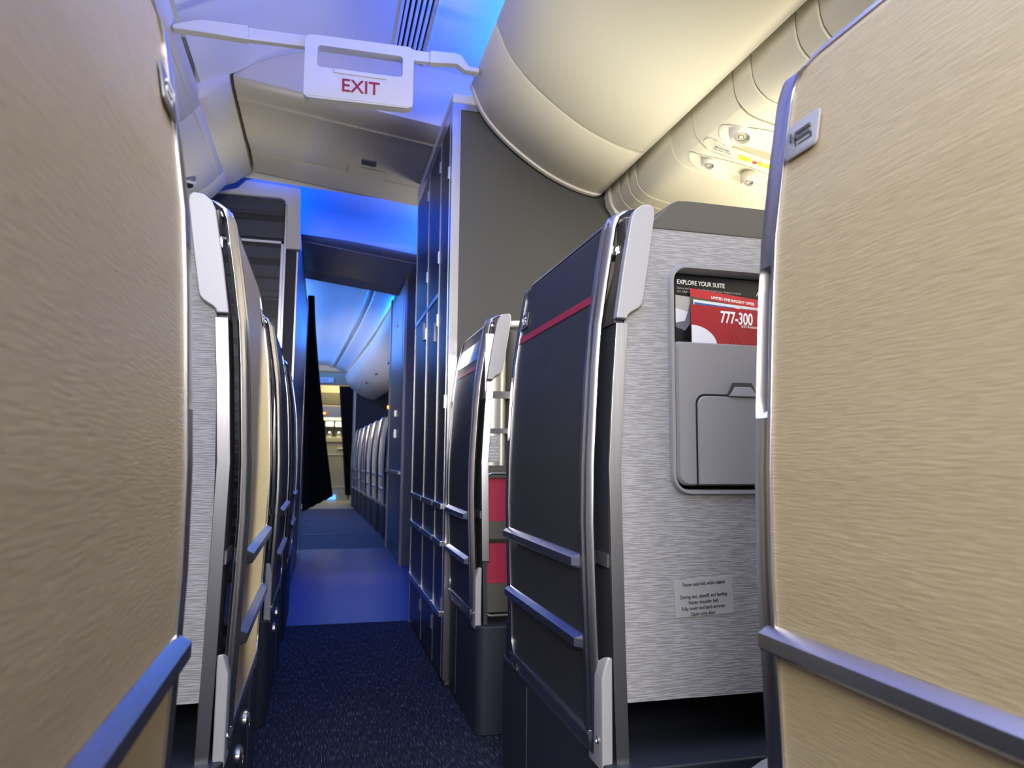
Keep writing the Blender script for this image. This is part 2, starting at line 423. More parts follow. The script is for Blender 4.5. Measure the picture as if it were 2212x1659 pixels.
# forward right bins
FB = thing('overhead_bin', (.8, 10, 1.87), 'pale overhead bin curving away in the far forward cabin', 'overhead bin')
for ya, yb in ((6.96, 8.2), (8.21, 9.4), (9.41, 10.7), (10.71, 11.9), (11.91, 13.0)):
    rr = []
    for y in (ya, (ya + yb) / 2, yb):
        rr.append([(x + fx(y), y, z - .04) for x, z in BRs] + [(x + fx(y), y, z) for x, z in bk_r])
    B().rings(rr).build('bin_door', 'cream2', FB)
    hb = B(); yy = (ya + yb) / 2; hb.box(.70 + fx(yy), .74 + fx(yy), yy - .10, yy + .10, 1.955, 1.99); hb.build('latch', 'silverd', FB)

# ------------------------------------------------------------------ service panels under the right bins
def pz_(x):
    for (x0, z0), (x1, z1) in zip(Pp[2:], Pp[3:]):
        if x <= x1: return z0 + (z1 - z0) * (x - x0) / (x1 - x0)
    return 1.765 - .2 * (x - 1.2)
Pp = [(1.084, 1.93), (1.082, 1.875), (1.086, 1.842), (1.094, 1.818), (1.108, 1.80), (1.13, 1.783), (1.16, 1.773), (1.2, 1.765)]
def svc(y0, y1, r=.004):
    b = B()
    prof = Pp + [(1.35, pz_(1.35)), (1.55, pz_(1.55))]
    rr = []
    for y, k in ((y0, r), (y0 + r, 0), (y1 - r, 0), (y1, r)):
        rr.append([(x + k * .6, y, z + k * .8) for x, z in prof] + [(1.58, y, 1.78), (1.30, y, 1.84), (1.10, y, 1.94)])
    return b.rings(rr)
svt = thing('service_panel_row', (1.25, 1.0, 1.70), 'row of cream panels under the right bin, outboard of its black gap', 'service panels')
for a, c in ((-2.2, .4), (.404, 1.353), (1.357, 1.438), (1.442, 1.628), (1.632, 1.718), (2.092, 2.368), (2.372, 2.438), (2.442, 2.518), (2.522, 2.60)):
    svc(a, c).build('panel', 'cream', svt)
B().shell([(1.09, 1.96), (1.62, 1.82)], -2.2, 2.64, .01).build('backing', 'seam', svt)
eb = B(); eb.py([(1.078, 1.93), (1.070, 1.865), (1.078, 1.825), (1.10, 1.79), (1.2, 1.755), (1.6, 1.67), (1.6, 1.8), (1.2, 1.9)], 2.605, 2.648); eb.build('end_moulding', 'cream2', svt)

def ell(cx, cy, a, b, n=40, ex=2.0, rot=0):
    out = []
    for k in range(n):
        t = 2 * math.pi * k / n; c = math.cos(t); s_ = math.sin(t)
        x = a * math.copysign(abs(c) ** (2 / ex), c); y = b * math.copysign(abs(s_) ** (2 / ex), s_)
        out.append((cx + x * math.cos(rot) - y * math.sin(rot), cy + x * math.sin(rot) + y * math.cos(rot)))
    return out
PS = thing('passenger_service_unit', (1.3, 1.9, 1.70), 'cream overhead service unit with reading light, air nozzles and lit seat belt symbols', 'service unit')
def dishpanel(y0, y1, dishes):
    b = B()
    outer = [(1.108, y0), (1.13, y0), (1.16, y0), (1.2, y0), (1.55, y0), (1.55, y1), (1.2, y1), (1.16, y1), (1.13, y1), (1.108, y1)]
    b.holed(outer, [ell(*d, n=36) for d in dishes], lambda x, y: (x, y, pz_(x)), lambda x, y: (x, y, pz_(x) + .02))
    rr = [[(x, y, z) for x, z in Pp[:5]] + [(x + .02, y, z + .03) for x, z in Pp[:5]][::-1] for y in (y0, y1)]
    b.rings(rr)
    return b
def dish(cx, cy, a, b_, depth, name):
    b = B(); rr = []
    for k, dz in ((1.05, -.0025), (1.03, -.004), (1.0, -.002), (.97, .006), (.88, depth * .7), (.7, depth), (.35, depth * 1.08), (.02, depth * 1.1)):
        rr.append([(x, y, pz_(x) + dz) for x, y in ell(cx, cy, a * k, b_ * k, 48)])
    return b.rings(rr, True, False).build(name, 'cream', PS)
dishpanel(1.722, 1.948, [(1.30, 1.830, .182, .085)]).build('light_panel', 'cream', PS)
dishpanel(1.952, 2.088, [(1.285, 2.022, .168, .055)]).build('nozzle_panel', 'cream', PS)
dish(1.30, 1.830, .182, .085, .026, 'light_recess')
dish(1.285, 2.022, .168, .055, .024, 'nozzle_recess')
def nozzle(x, y, r, name, hh=.02):
    z = pz_(x) + .012; ax = Vector((-.25, -.25, -1))
    b = B(); b.disc((x, y, z), ax, [(r * 1.25, 0), (r * 1.2, hh * .5), (r, hh), (r * .86, hh * 1.15), (r * .8, hh * .8), (r * .72, hh * .5), (r * .6, hh * .5)], 28)
    n_ = b.build(name, 'cream2', PS)
    b = B(); b.disc(Vector((x, y, z)) + ax.normalized() * (hh * .45), ax, [(r * .62, 0), (r * .58, hh * .4), (r * .30, hh * .5), (r * .28, hh * .3)], 20); b.build('inner_ring', 'nozzle', n_)
    b = B(); b.disc(Vector((x, y, z)) + ax.normalized() * (hh * .5), ax, [(r * .2, 0), (r * .2, hh * .5), (r * .1, hh * .6)], 14); b.build('tip', 'cream2', n_)
nozzle(1.165, 1.808, .030, 'reading_light', .030)
nozzle(1.178, 2.018, .021, 'air_nozzle', .026)
nozzle(1.335, 2.040, .021, 'air_nozzle', .026)
nozzle(1.40, 1.80, .030, 'reading_light', .030)
sb = B()
rp_ = rrect(1.108, 1.40, 1.893, 1.943, .022)
sb.rings([[(x, y, pz_(x) - .001) for x, y in rp_], [(x, y, pz_(x) - .006) for x, y in rp_], [(1.26 + (x - 1.26) * .985, 1.919 + (y - 1.919) * .93, pz_(x) - .008) for x, y in rp_]])
sbo = sb.build('sign_strip', 'cream', PS)
slope = Vector((1, 0, -.2)).normalized()
text('lettering', 'Electronic\nDevices Off', .0125, (1.135, 1.912, pz_(1.135) - .0100), slope, (0, -1, 0), 'silverd', sbo)
# lit seat-belt and no-smoking symbols
def glyph(x, y, poly, m, nm):
    b = B(); b.rings([[(x + px_, y + py_, pz_(x + px_) - .0085) for px_, py_ in poly], [(x + px_, y + py_, pz_(x + px_) - .0098) for px_, py_ in poly]]); return b.build(nm, m, sbo, smooth=False)
belt = [(-.016, -.006), (-.011, -.011), (-.006, -.004), (.002, -.008), (.008, -.007), (.008, .007), (.001, .007), (-.006, .004), (-.014, .010)]
glyph(1.240, 1.918, belt, 'yellow', 'belt_symbol')
glyph(1.256, 1.918, rrect(-.008, .008, -.008, .008, .002, 2), 'yellow', 'buckle_symbol')
glyph(1.256, 1.918, rrect(-.004, .004, -.004, .004, .001, 2), 'cream', 'buckle_hole')
star = [((.010 if k % 2 == 0 else .005) * math.cos(k * math.pi / 6), (.010 if k % 2 == 0 else .005) * math.sin(k * math.pi / 6)) for k in range(12)]
glyph(1.279, 1.918, star, 'redlit', 'smoking_symbol')
glyph(1.300, 1.918, rrect(-.007, .007, -.008, .008, .002, 2), 'yellow', 'buckle_symbol')
glyph(1.300, 1.918, rrect(-.003, .003, -.004, .004, .001, 2), 'redlit', 'buckle_hole')
glyph(1.322, 1.918, [(-x, -y) for x, y in belt], 'yellow', 'belt_symbol')

# ------------------------------------------------------------------ seat suites
PR = [(1.275, .548), (1.268, .522), (1.255, .503), (1.235, .495), (1.18, .486), (1.132, .478), (1.05, .466), (.973, .460), (.88, .455), (.8, .451), (.7, .450), (.6, .453), (.5, .457), (.417, .460), (.346, .462), (.2, .464)]
def U(z):
    for (z1, u1), (z0, u0) in zip(PR, PR[1:]):
        if z >= z0: return u0 + (u1 - u0) * min(1.0, (z - z0) / (z1 - z0))
    return PR[-1][1]
def zlist(a, b, step=.04):
    zs = {a, b} | {z for z, _ in PR if a < z < b}
    n = int((b - a) / step)
    zs |= {a + (b - a) * k / n for k in range(1, n)} if n > 1 else set()
    return sorted(zs)
def zsweep(bb, zs, yrange, u0, u1, fillet=0):
    rr = []
    for z in zs:
        ya, yb = yrange(z) if callable(yrange) else yrange
        rr.append([(U(z) + u0, ya, z), (U(z) + u0, yb, z), (U(z) + u1, yb, z), (U(z) + u1, ya, z)])
    bb.rings(rr)
def corner(z, z0, z1, r0, r1):
    """inset of an edge at height z for rounded corners at bottom (r0) and top (r1)"""
    if r1 and z > z1 - r1: return r1 - math.sqrt(max(0, r1 * r1 - (z - (z1 - r1)) ** 2))
    if r0 and z < z0 + r0: return r0 - math.sqrt(max(0, r0 * r0 - ((z0 + r0) - z) ** 2))
    return 0
def suite(side, yf, L, color, name, label, group=None, x0=None, full=True, face='grey', stripe=False, digits=None, plaque='symbol', top=1.245, xs=None, lab=''):
    """yf: far end of the door panel.  side +1 right, -1 left."""
    if x0 is None: x0 = 0 if side > 0 else .325
    T = (lambda u, y, z: (x0 + side * u, y, z))
    yn = yf - L
    root = thing(name, (x0 + side * .8, yf - .3, 0), label, 'seat suite', group)
    # door skin
    zb = .345
    zs = sorted(set(zlist(zb, top) + [top - .06 * k for k in (.1, .25, .45, .7, 1)] + [zb + .05 * k for k in (.1, .25, .45, .7, 1)]))
    b = B(T); zsweep(b, zs, lambda z: (yn - .002 + corner(z, zb, top, .03, .0), yf - corner(z, zb, top, .04, .04)), 0, .018)
    door = b.build('door', color, root)
    # door frame: near stile, far stile, lower rail
    b = B(T)
    zt = 1.272
    rr = []
    for z in zlist(zb - .03, zt):
        e = corner(z, zb - .03, zt, .03, 0)
        rr.append([(U(z) - .001, yn, z), (U(z) - .004, yn - .004, z), (U(z) - .004, yn - .016, z), (U(z) - .001, yn - .019, z), (U(z) - .001, yn - .032, z), (U(z) + .004, yn - .038, z), (U(z) + .010, yn - .040, z), (U(z) + .014, yn - .036, z), (U(z) + .018, yn, z)])
    b.rings(rr)
    zs2 = sorted(set(zs + [zb - .03, zb - .015]))
    if full: zs2 = sorted(set([z for z in zs2 if not .84 < z < 1.03] + [.850, .856, .864, .88, .92, .96, .99, 1.014, 1.020, 1.026]))
    zs2 = [z for z in zs2 if z < top - .002]
    rr = []
    for z in zs2:
        a = yf - corner(z, zb, top, .04, .04); c = yf + .028 - corner(z, zb - .03, top + .02, .05, .06)
        if full and .86 < z < 1.018: dep = .012
        else: dep = 0
        rr.append([(U(z) - .003, a - .001, z), (U(z) - .004, a + .004, z), (U(z) - .003 + dep, a + .007, z), (U(z) - .003 + dep, c - .007, z), (U(z) - .004, c - .003, z), (U(z) + .001, c, z), (U(z) + .02, c, z), (U(z) + .02, a - .001, z)])
    b.rings(rr)
    # top lip following the door head
    tl = [(yn - .03, top - .002)] + [(yf - .04 + .04 * math.sin(D2R(a)), top - .042 + .04 * math.cos(D2R(a))) for a in (0, 20, 40, 60, 80)]
    rr = []
    for y, z in tl:
        rr.append([(U(z) - .002, y, z), (U(z + .010) - .002, y, z + .008), (U(z + .012) + .02, y, z + .010), (U(z) + .02, y, z)])
    b.rings(rr)
    bb = []
    for y in (yn - .02, yn + .03, yf - .03, yf + .01):
        z = zb
        bb.append([(U(z) - .003, y, z + .004), (U(z) - .006, y, z - .002), (U(z) + .004, y, z - .034), (U(z) + .022, y, z - .034), (U(z) + .022, y, z + .004)])
    b.rings(bb)
    b.build('door_frame', 'silver', door, bevel=.0012 if full else 0)
    # two bumper rails
    for zr in (.632, .492):
        b = B(T); u = U(zr)
        def rail(y, k, dz=0): return [(u - .001, y, zr + .012), (u - .0145 * k, y, zr + .004), (u - .0145 * k, y, zr - .010), (u - .012 * k, y, zr - .013), (u + .002, y, zr - .013)]
        b.rings([rail(yn - .001, .25), rail(yn + .012, 1), rail(yf + .012, 1), rail(yf + .02, .3)]).build('rail', 'silver', door, smooth=False)
    if stripe:
        b = B(T); b.rings([[(U(z) - .0015, yn + .001, z), (U(z) - .0015, yf - .001, z), (U(z) + .003, yf - .001, z), (U(z) + .003, yn + .001, z)] for z in (1.097, 1.113)]).build('accent_stripe', 'red', door)
    # base
    b = B(T)
    prof = rrect(.464, 1.15, yn - .10, 2.655 if 2.5 < yf < 2.7 else yf + .13, .04, 5, (.03, 0, 0, .035))
    b.pz(prof, 0.0, .312); base = b.build('base', 'navy', root, bevel=.004)
    b = B(T)
    if full:
        b.rings([[(.4630, yf - .12, .02), (.4630, yf - .12, .30), (.466, yf - .12, .30), (.466, yf - .12, .02)], [(.4630, yf - .117, .02), (.4630, yf - .117, .30), (.466, yf - .117, .30), (.466, yf - .117, .02)]])
        b.build('seam', 'silverd', base)
        for q, zq in ((.36, .262), (.20, .235)) if side < 0 else ():
            b = B(T); b.disc((.463, yn + q * .75, zq), (-1, 0, 0), [(.021, -.004), (.021, .006), (.015, .011), (.012, .006), (.004, .006)], 20); b.build('release_knob', 'silver', base)
    if full and yf < 2.5:
        b = B(T); b.pz(rrect(.470, .56, yf + .045, yf + .115, .02), .312, .40); b.build('armrest_end', 'navy', root, bevel=.004)
    # rear shell (faces the seat behind), jamb post with its wide cap
    yj = yn - .075
    b = B(T)
    jl = lambda z: .475 + max(0, (z - .85)) * .06 - .002 * (z < .5)
    zj = [.06, .3, .5, .8, .95, 1.05]
    if face == 'grey':
        b.rings([[(U(z) + .024, yj, z), (U(z) + .046, yj - .003, z), (U(z) + .048, yj + .02, z), (U(z) + .030, yj + .02, z)] for z in zj])
    else:
        b.rings([[(U(z) + .024, yj, z), (U(z) + .046, yj - .003, z), (U(z) + .048, yj + .02, z), (U(z) + .030, yj + .02, z)] for z in zj if z > .3])
    b.build('jamb_post', 'jamb' if face == 'grey' else 'silver', root, bevel=.0015)
    cp = [(.489, 1.057), (.503, 1.151), (.519, 1.240), (.526, 1.255), (.540, 1.266), (.557, 1.268), (.5635, 1.262), (.5645, 1.25), (.551, 1.159), (.541, 1.097), (.5385, 1.086), (.532, 1.078), (.516, 1.068), (.511, 1.063), (.509, 1.057)]
    b = B(T); b.rings([[(u, yj - .004, z) for u, z in cp], [(u + .002, yj + .018, z) for u, z in cp]]); b.build('jamb_cap', 'cap', root, bevel=.0025)
    # dark inner side panel between jamb and door, with the seat number display
    b = B(T)
    b.rings([[(U(z) + .028, yj + .01, z), (U(z) + .028, yj + .10, z), (U(z) + .040, yj + .10, z), (U(z) + .040, yj + .01, z)] for z in zlist(.06, 1.06)])
    sd = b.build('inner_panel', 'dark', root)
    if full:
        b = B(T); b.box(U(.645) + .024, U(.645) + .030, yj + .012, yj + .10, .628, .65).build('cross_strip', 'silverd', sd)
    b = B(T)
    b.rings([[(U(min(z, 1.2)) + .025, yj + .012, z), (U(min(z, 1.2)) + .025, yj + .052 + .02 * (z < 1.15), z), (U(min(z, 1.2)) + .040, yj + .06, z), (U(min(z, 1.2)) + .040, yj + .012, z)] for z in (1.05, 1.10, 1.15, 1.20, 1.245)])
    dsp = b.build('seat_display', 'display', root, bevel=.002)
    if digits:
        u = U(1.19) + .0243
        if side > 0: text('digits', digits, .021, (u, yj + .054, 1.186), (0, -1, -.0), (.03, 0, 1), 'glow', dsp)
        else: text('digits', digits, .021, (x0 - u, yj + .022, 1.186), (0, 1, 0), (-.03, 0, 1), 'glow', dsp)
    # latch block low on the jamb
    if full:
        b = B(T)
        hz = [(.300, 0), (.306, .001), (.315, .001), (.45, .001), (.482, .012)]
        b.rings([[(.462 + d, yj + .004, z), (.462 + d * .6, yj + .012, z), (.462 + d * .6, yj + .066, z - d * 2.2), (.466 + d, yj + .074, z - d * 2.4), (.482, yj + .074, z - d * 2.4), (.482, yj + .004, z)] for z, d in hz])
        lh = b.build('latch_block', 'cap', root, bevel=.003)
        b = B(T); b.disc((.4625, yj + .022, .345), (-1, 0, 0), [(.006, -.002), (.006, .002), (.004, .003), (.003, 0.0), (.001, 0)], 14); b.build('screw', 'silver', lh)
    # number plaque on the door
    if plaque:
        zq = 1.152; yq = yf - .03
        b = B(T); pq = rrect(yq - .026, yq + .026, zq - .020, zq + .020, .006)
        b.rings([[(U(z) - .002, y, z) for y, z in pq], [(U(z) - .004, y, z) for y, z in pq]][::1] + [[(U(z) - .0045, yq + (y - yq) * .95, zq + (z - zq) * .94) for y, z in pq]])
        pl = b.build('seat_plaque', 'cap' if color == 'tan' and side > 0 else 'silverd', door)
        b = B(T)
        gl = M['silverd'] if (color == 'tan' and side > 0) else M['white_letter']
        for (ya, yb_, za, zb_) in ((-.016, .006, .004, .007), (-.016, .010, -.003, 0.0), (-.016, .004, -.010, -.007), (.006, .009, -.010, .007), (-.019, -.016, -.010, -.003), (.014, .017, -.001, .008)):
            b.box(U(zq) - .0062, U(zq) - .004, yq - side * 0 + ya, yq + yb_, zq + za, zq + zb_)
        b.build('symbol', gl, pl)
    return root, door, T, yj, yn

# ---- right side
R1, _, _, _, _ = suite(1, .66, .505, 'tan', 'seat_suite', 'nearest tan suite on the right, door edge with a long recessed pull')
R2, d2, T2, yj2, yn2 = suite(1, 1.74, .505, 'dark', 'seat_suite', 'charcoal suite with a red stripe and grey back holding brochures, lit number 9L', stripe=True, digits='9L')
R3, d3, T3, yj3, yn3 = suite(1, 2.62, .36, 'dark', 'seat_suite', 'charcoal suite against the partition with red compartments inside', stripe=True, face='rack', top=1.235, plaque=None)
# ---- left side
L1, _, _, _, _ = suite(-1, .745, .505, 'tan', 'seat_suite', 'nearest tan suite on the left, filling the left picture edge')
L2, _, TL, yjl, ynl = suite(-1, 1.90, .505, 'tan', 'seat_suite', 'second tan suite on the left, with bright light falling on its curved door', digits='9H')
L3, _, _, _, _ = suite(-1, 2.98, .505, 'dark', 'seat_suite', 'navy suite on the left, directly behind the tan one')
L4, _, _, _, _ = suite(-1, 3.95, .42, 'tan', 'seat_suite', 'last suite on the left before the striped closet', full=False, plaque=None)
def rear_shell(root, T, yj, full, left=False):
    u0 = .497
    zt = 1.231
    outer = [(u0, .404), (u0 + .004, .8), (u0 + .012, 1.05), (.566, zt), (1.2, zt), (1.2, .404)]
    hole = rrect(.603, .92, .757, 1.160, .028)
    b = B(T)
    if full: b.holed(outer, [hole], lambda u, z: (u, yj + .012, z), lambda u, z: (u, yj + .03, z))
    else: b.rings([[(u, yj + .012, z) for u, z in outer], [(u, yj + .03, z) for u, z in outer]])
    sh = b.build('rear_shell', 'grey', root, bevel=0)
    b = B(T)
    tp = [(.556, 1.233), (.585, 1.262), (.605, 1.280), (.618, 1.286), (.64, 1.288), (1.2, 1.285), (1.2, 1.229), (.56, 1.229)]
    rr = [[(u, yj + .010, z) for u, z in tp], [(u, yj + .014, z) for u, z in tp], [(.8 + (u - .8) * .97, yj + .10, 1.23 + (z - 1.23) * 1.1) for u, z in tp], [(.8 + (u - .8) * .93, yj + .24, 1.23 + (z - 1.23) * 1.0) for u, z in tp]]
    b.rings(rr).build('shell_top', 'shelltop', root, bevel=.003)
    b = B(T); b.box(.51, 1.2, yj + .42, yj + .44, 0.0, .41).build('footwell_back', 'black', root)
    b = B(T); b.box(.508, 1.2, yj + .02, yj + .44, .404, .414).build('footwell_top', 'black', root)
    b = B(T); b.box(.492, .51, yj + .02, yj + .44, .02, .41).build('footwell_side', 'black', root)
    return sh
sh2 = rear_shell(R2, T2, yj2, True)
shl = rear_shell(L2, TL, yjl, False)
rear_shell(R1, ID, .66 - .505 - .075, False)
# pocket with bezel, front panel and hatch
b = B()
def loopring(c, r0, r1, rad, y):
    pass
oh = rrect(.595, .928, .749, 1.168, .036); ih = rrect(.605, .918, .759, 1.158, .026)
b.rings([[(u, yj2 + .011, z) for u, z in oh], [(.76 + (u - .76) * .985, yj2 + .003, .958 + (z - .958) * .985) for u, z in oh], [(.76 + (u - .76) * 1.01, yj2 + .003, .958 + (z - .958) * 1.007) for u, z in ih], [(u, yj2 + .012, z) for u, z in ih], [(u, yj2 + .055, z) for u, z in ih]], True, False)
pk = b.build('pocket_bezel', 'greyp', sh2)
b = B(); b.box(.60, .925, yj2 + .055, yj2 + .06, .75, 1.165).build('pocket_back', 'black', sh2)
b = B(); q = rrect(.609, .915, .766, 1.024, .022, 5, (.02, .02, .004, .006))
b.rings([[(u, yj2 + .018, z) for u, z in q], [(u, yj2 + .012, z) for u, z in q], [(.762 + (u - .762) * .975, yj2 + .006, .895 + (z - .895) * .975) for u, z in q]])
pf = b.build('pocket_front', 'greyp', sh2)
b = B(); q = rrect(.6445, .885, .767, .930, .016, 5, (.001, .001, .018, .018))
b.rings([[(u, yj2 + .010, z) for u, z in q], [(u, yj2 + .0045, z) for u, z in q]]); b.build('hatch_gap', 'seam', pf)
b = B(); q = rrect(.647, .882, .768, .926, .014, 5, (.001, .001, .016, .016))
b.rings([[(u, yj2 + .010, z) for u, z in q], [(u, yj2 + .0035, z) for u, z in q], [(.76 + (u - .76) * .985, yj2 + .0015, .845 + (z - .845) * .98) for u, z in q]])
ht = b.build('hatch', 'greyp', pf)
b = B(); b.py([(.706, .925), (.719, .952), (.757, .952), (.770, .925)], yj2 + .002, yj2 + .008); b.build('latch_recess', 'display', pf)
b = B(); b.rings([[(.708, yj2 + .0055, .925), (.721, yj2 + .0055, .946), (.755, yj2 + .0055, .946), (.768, yj2 + .0055, .925)], [(.709, yj2 - .003, .927), (.722, yj2 - .001, .943), (.754, yj2 - .001, .943), (.767, yj2 - .003, .927)]]); b.build('latch', 'greyp', pf, bevel=.001)
# safety placard
b = B(); q = [(.598, .602), (.712, .608), (.715, .543), (.602, .539)]
b.rings([[(u, yj2 + .0125, z) for u, z in q], [(u, yj2 + .0105, z) for u, z in q]])
pc = b.build('placard', 'placard', sh2); tag(pc, 'pale placard with seat belt instructions')
xd = (1, 0, .045); ud = (-.045, 0, 1)
for i, (line, z) in enumerate((('Fasten seat belt while seated', .5935), ('During taxi, takeoff, and landing', .5725), ('Fasten shoulder belt', .5625), ('Fully lower and latch armrest', .5525), ('Open suite door', .5425))):
    text('lettering', line, .0087, (.657 - .0005 * i, yj2 + .0100, z), xd, ud, 'black_letter', pc, 'CENTER', .0002, .82)
# seat cushion glimpsed low at the right
b = B(); b.rings([[(.60 + .06 * (1 - math.cos(t)) if False else .82 - .24 * math.cos(t), y, .15 + .225 * (abs(math.sin(t)) ** .45)) for t in [math.pi * k / 14 for k in range(15)]] for y in (.90, .93, 1.02, 1.03)])
b.build('ottoman_cushion', 'greyp', R2)

# literature in the pocket (each card a thing)
def card(name, label, u0, u1, z0, z1, y, m, tilt=0):
    t = thing(name, ((u0 + u1) / 2, y, z0), label, 'brochure', 'printed cards in the seat back pocket')
    b = B()
    q = [(u0, z0), (u1, z0), (u1, z1 - tilt), (u0, z1)]; q = [(KU(a, y), KZ(c, y)) for a, c in q]
    b.rings([[(u, y, z) for u, z in q], [(u, y + .0012, z) for u, z in q]]); b.build('sheet', m, t, smooth=False)
    return t
def patch(t, name, poly, y, m):
    poly = [(KU(a, y), KZ(c, y)) for a, c in poly]; b = B(); b.rings([[(u, y, z) for u, z in poly], [(u, y + .0004, z) for u, z in poly]]); return b.build(name, m, t, smooth=False)
yc = yj2 + .040
KF = lambda y: y / 1.17
KU = lambda u, y: u * KF(y)
KZ = lambda z, y: .81 + (z - .81) * KF(y)
K1 = card('suite_guide', 'black suite guide card at the back of the pocket, with a photo of a seat', .605, .915, .80, 1.148, yc, 'cardblack', .004)
text('heading', 'EXPLORE YOUR SUITE', .0118, (KU(.613, yc - .0008), yc - .0008, KZ(1.130, yc - .0008)), (1, 0, -.02), (.02, 0, 1), 'white_letter', K1, 'LEFT', .0002, .85, bold=.0002)
text('small_print', 'Explore the features of our Flagship Suite\u00ae seats, designed to elevate\nyour inflight experience with unparalleled comfort and style.', .0060, (KU(.613, yc - .0008), yc - .0008, KZ(1.1205, yc - .0008)), (1, 0, -.02), (.02, 0, 1), 'cardpale', K1, 'LEFT', .0001, .80)
text('title', 'American', .0125, (KU(.776, yc - .0008), yc - .0008, KZ(1.117, yc - .0008)), (1, 0, -.02), (.02, 0, 1), 'white_letter', K1, 'LEFT', .0002, .9)
patch(K1, 'photo', [(.610, 1.03), (.70, 1.03), (.70, 1.105), (.610, 1.109)], yc - .0005, 'cardgrey')
patch(K1, 'photo_highlight', [(.610, 1.085), (.634, 1.079), (.641, 1.106), (.610, 1.109)], yc - .0010, 'cardpale')
patch(K1, 'photo_highlight', [(.610, 1.058), (.628, 1.062), (.634, 1.079), (.610, 1.085)], yc - .0012, 'cardwhite')
patch(K1, 'photo_seat', [(.610, 1.03), (.610, 1.050), (.628, 1.044), (.641, 1.06), (.641, 1.03)], yc - .0012, 'cardblack')
K2 = card('offer_leaflet', 'leaflet headed by a bright red limited time offer band', .640, .905, .80, 1.1235, yj2 + .034, 'cardgreen', .025)
patch(K2, 'band', [(.640, 1.1235), (.905, 1.0985), (.905, 1.080), (.640, 1.108)], yj2 + .0334, 'cardred2')
text('lettering', 'LIMITED-TIME INFLIGHT OFFER', .0072, (KU(.682, yj2 + .0330), yj2 + .0330, KZ(1.1065, yj2 + .0330)), (1, 0, -.085), (.085, 0, 1), 'white_letter', K2, 'LEFT', .0002, .92, bold=.0002)
K3 = card('dated_leaflet', 'white leaflet with a blue bar just above the red card', .646, .90, .80, 1.103, yj2 + .028, 'cardwhite', .016)
patch(K3, 'bar', [(.648, 1.098), (.731, 1.0925), (.736, 1.088), (.648, 1.090)], yj2 + .0274, 'cardblue')
text('lettering', 'September 2024', .0068, (KU(.741, yj2 + .0270), yj2 + .0270, KZ(1.0895, yj2 + .0270)), (1, 0, -.05), (.05, 0, 1), 'cardgrey', K3, 'LEFT', .0001, .9)
K4 = card('safety_card', 'front dark red aircraft card printed 777-300', .641, .90, .80, 1.094, yj2 + .023, 'cardred', .008)
text('lettering', '777-300', .0310, (KU(.700, yj2 + .0222), yj2 + .0222, KZ(1.0635, yj2 + .0222)), (1, 0, -.03), (.03, 0, 1), 'white_letter', K4, 'LEFT', .0002, .66, bold=.0007)
text('small_print', '6/24 Revision', .0075, (KU(.743, yj2 + .0222), yj2 + .0222, KZ(1.0560, yj2 + .0222)), (1, 0, -.03), (.03, 0, 1), 'white_letter', K4, 'LEFT', .0002, .85)
arc_ = [(.6415 + .052 * math.sin(D2R(a)), 1.016 + .040 * math.cos(D2R(a))) for a in range(0, 91, 10)]
patch(K4, 'white_arc', [(.6415, 1.0)] + arc_ + [(.6935, 1.0)], yj2 + .0226, 'cardwhite')
for rr_ in (.012, .019, .026):
    pts_ = [(.757 + rr_ * 1.3 * math.cos(2 * math.pi * k / 32) * (1 + .12 * math.sin(k)), yj2 + .0227, 1.036 + rr_ * .8 * math.sin(2 * math.pi * k / 32)) for k in range(33)]
    b = B(); b.tube(pts_, .00035, 4); b.build('contour', 'cardring', K4)

# rack behind the third suite's jamb: steel wrap, straps, placard, red compartments
b = B(); yk = yj3 + .02
ws = [(-.04, .03)]
prf = [(.49, yk + .006), (.515, yk + .002), (.535, yk), (.548, yk + .002), (.556, yk + .008), (.560, yk + .018), (.560, yk + .06), (.49, yk + .06)]
b.pz(prf, .79, 1.205); wr = b.build('steel_wrap', 'tubemetal', R3)
for z0, z1 in ((1.0, 1.022), (.89, .905)):
    b = B(); b.pz([(.488, yk), (.575, yk - .004), (.605, yk + .01), (.605, yk + .02), (.488, yk + .01)], z0, z1); b.build('strap', 'silverd', R3)
b = B(); b.pz([(.492, yk + .002), (.536, yk - .0025), (.536, yk), (.492, yk + .005)], .80, .882); p3 = b.build('placard', 'placard', R3)
for i, ln in enumerate(('Fasten seat belt', 'while seated', '', 'During taxi, takeoff', 'and landing', 'Fasten shoulder belt', 'Fully lower armrest', 'Open suite door')):
    if ln: text('lettering', ln, .0078, (.510, yk - .0022, .872 - i * .0095), (1, -.09, 0), (0, 0, 1), 'white_letter', p3, 'CENTER', .0002, .72)
b = B()
b.holed([(.49, .345), (.62, .345), (.62, .79), (.49, .79)], [rrect(.502, .612, .43, .565, .008), rrect(.502, .612, .618, .752, .012)], lambda u, z: (u, yk, z), lambda u, z: (u, yk + .06, z))
rk = b.build('compartment_frame', 'shelltop', R3)
for z0, z1 in ((.43, .55), (.618, .752)):
    b = B(); b.box(.500, .614, yk + .012, yk + .02, z0, z1); b.build('red_panel', 'redcloth', R3)
b = B(); q = rrect(.495, .625, .335, .765, .02); 
b.tube([(u, yk - .002, z) for u, z in q] + [(q[0][0], yk - .002, q[0][1])], .004, 6); b.build('frame_trim', 'silverd', R3)
b = B(); b.disc((.60, yk + .05, 1.235), (0, 0, 1), [(.04, 0), (.045, .004), (.045, .014), (.042, .018)], 28); b.build('headrest_top', 'cream2', R3)
b = B(); b.disc((.60, yk + .06, .8), (0, 0, 1), [(.044, 0), (.044, .42)], 24); b.build('headrest_shell', 'shelltop', R3)
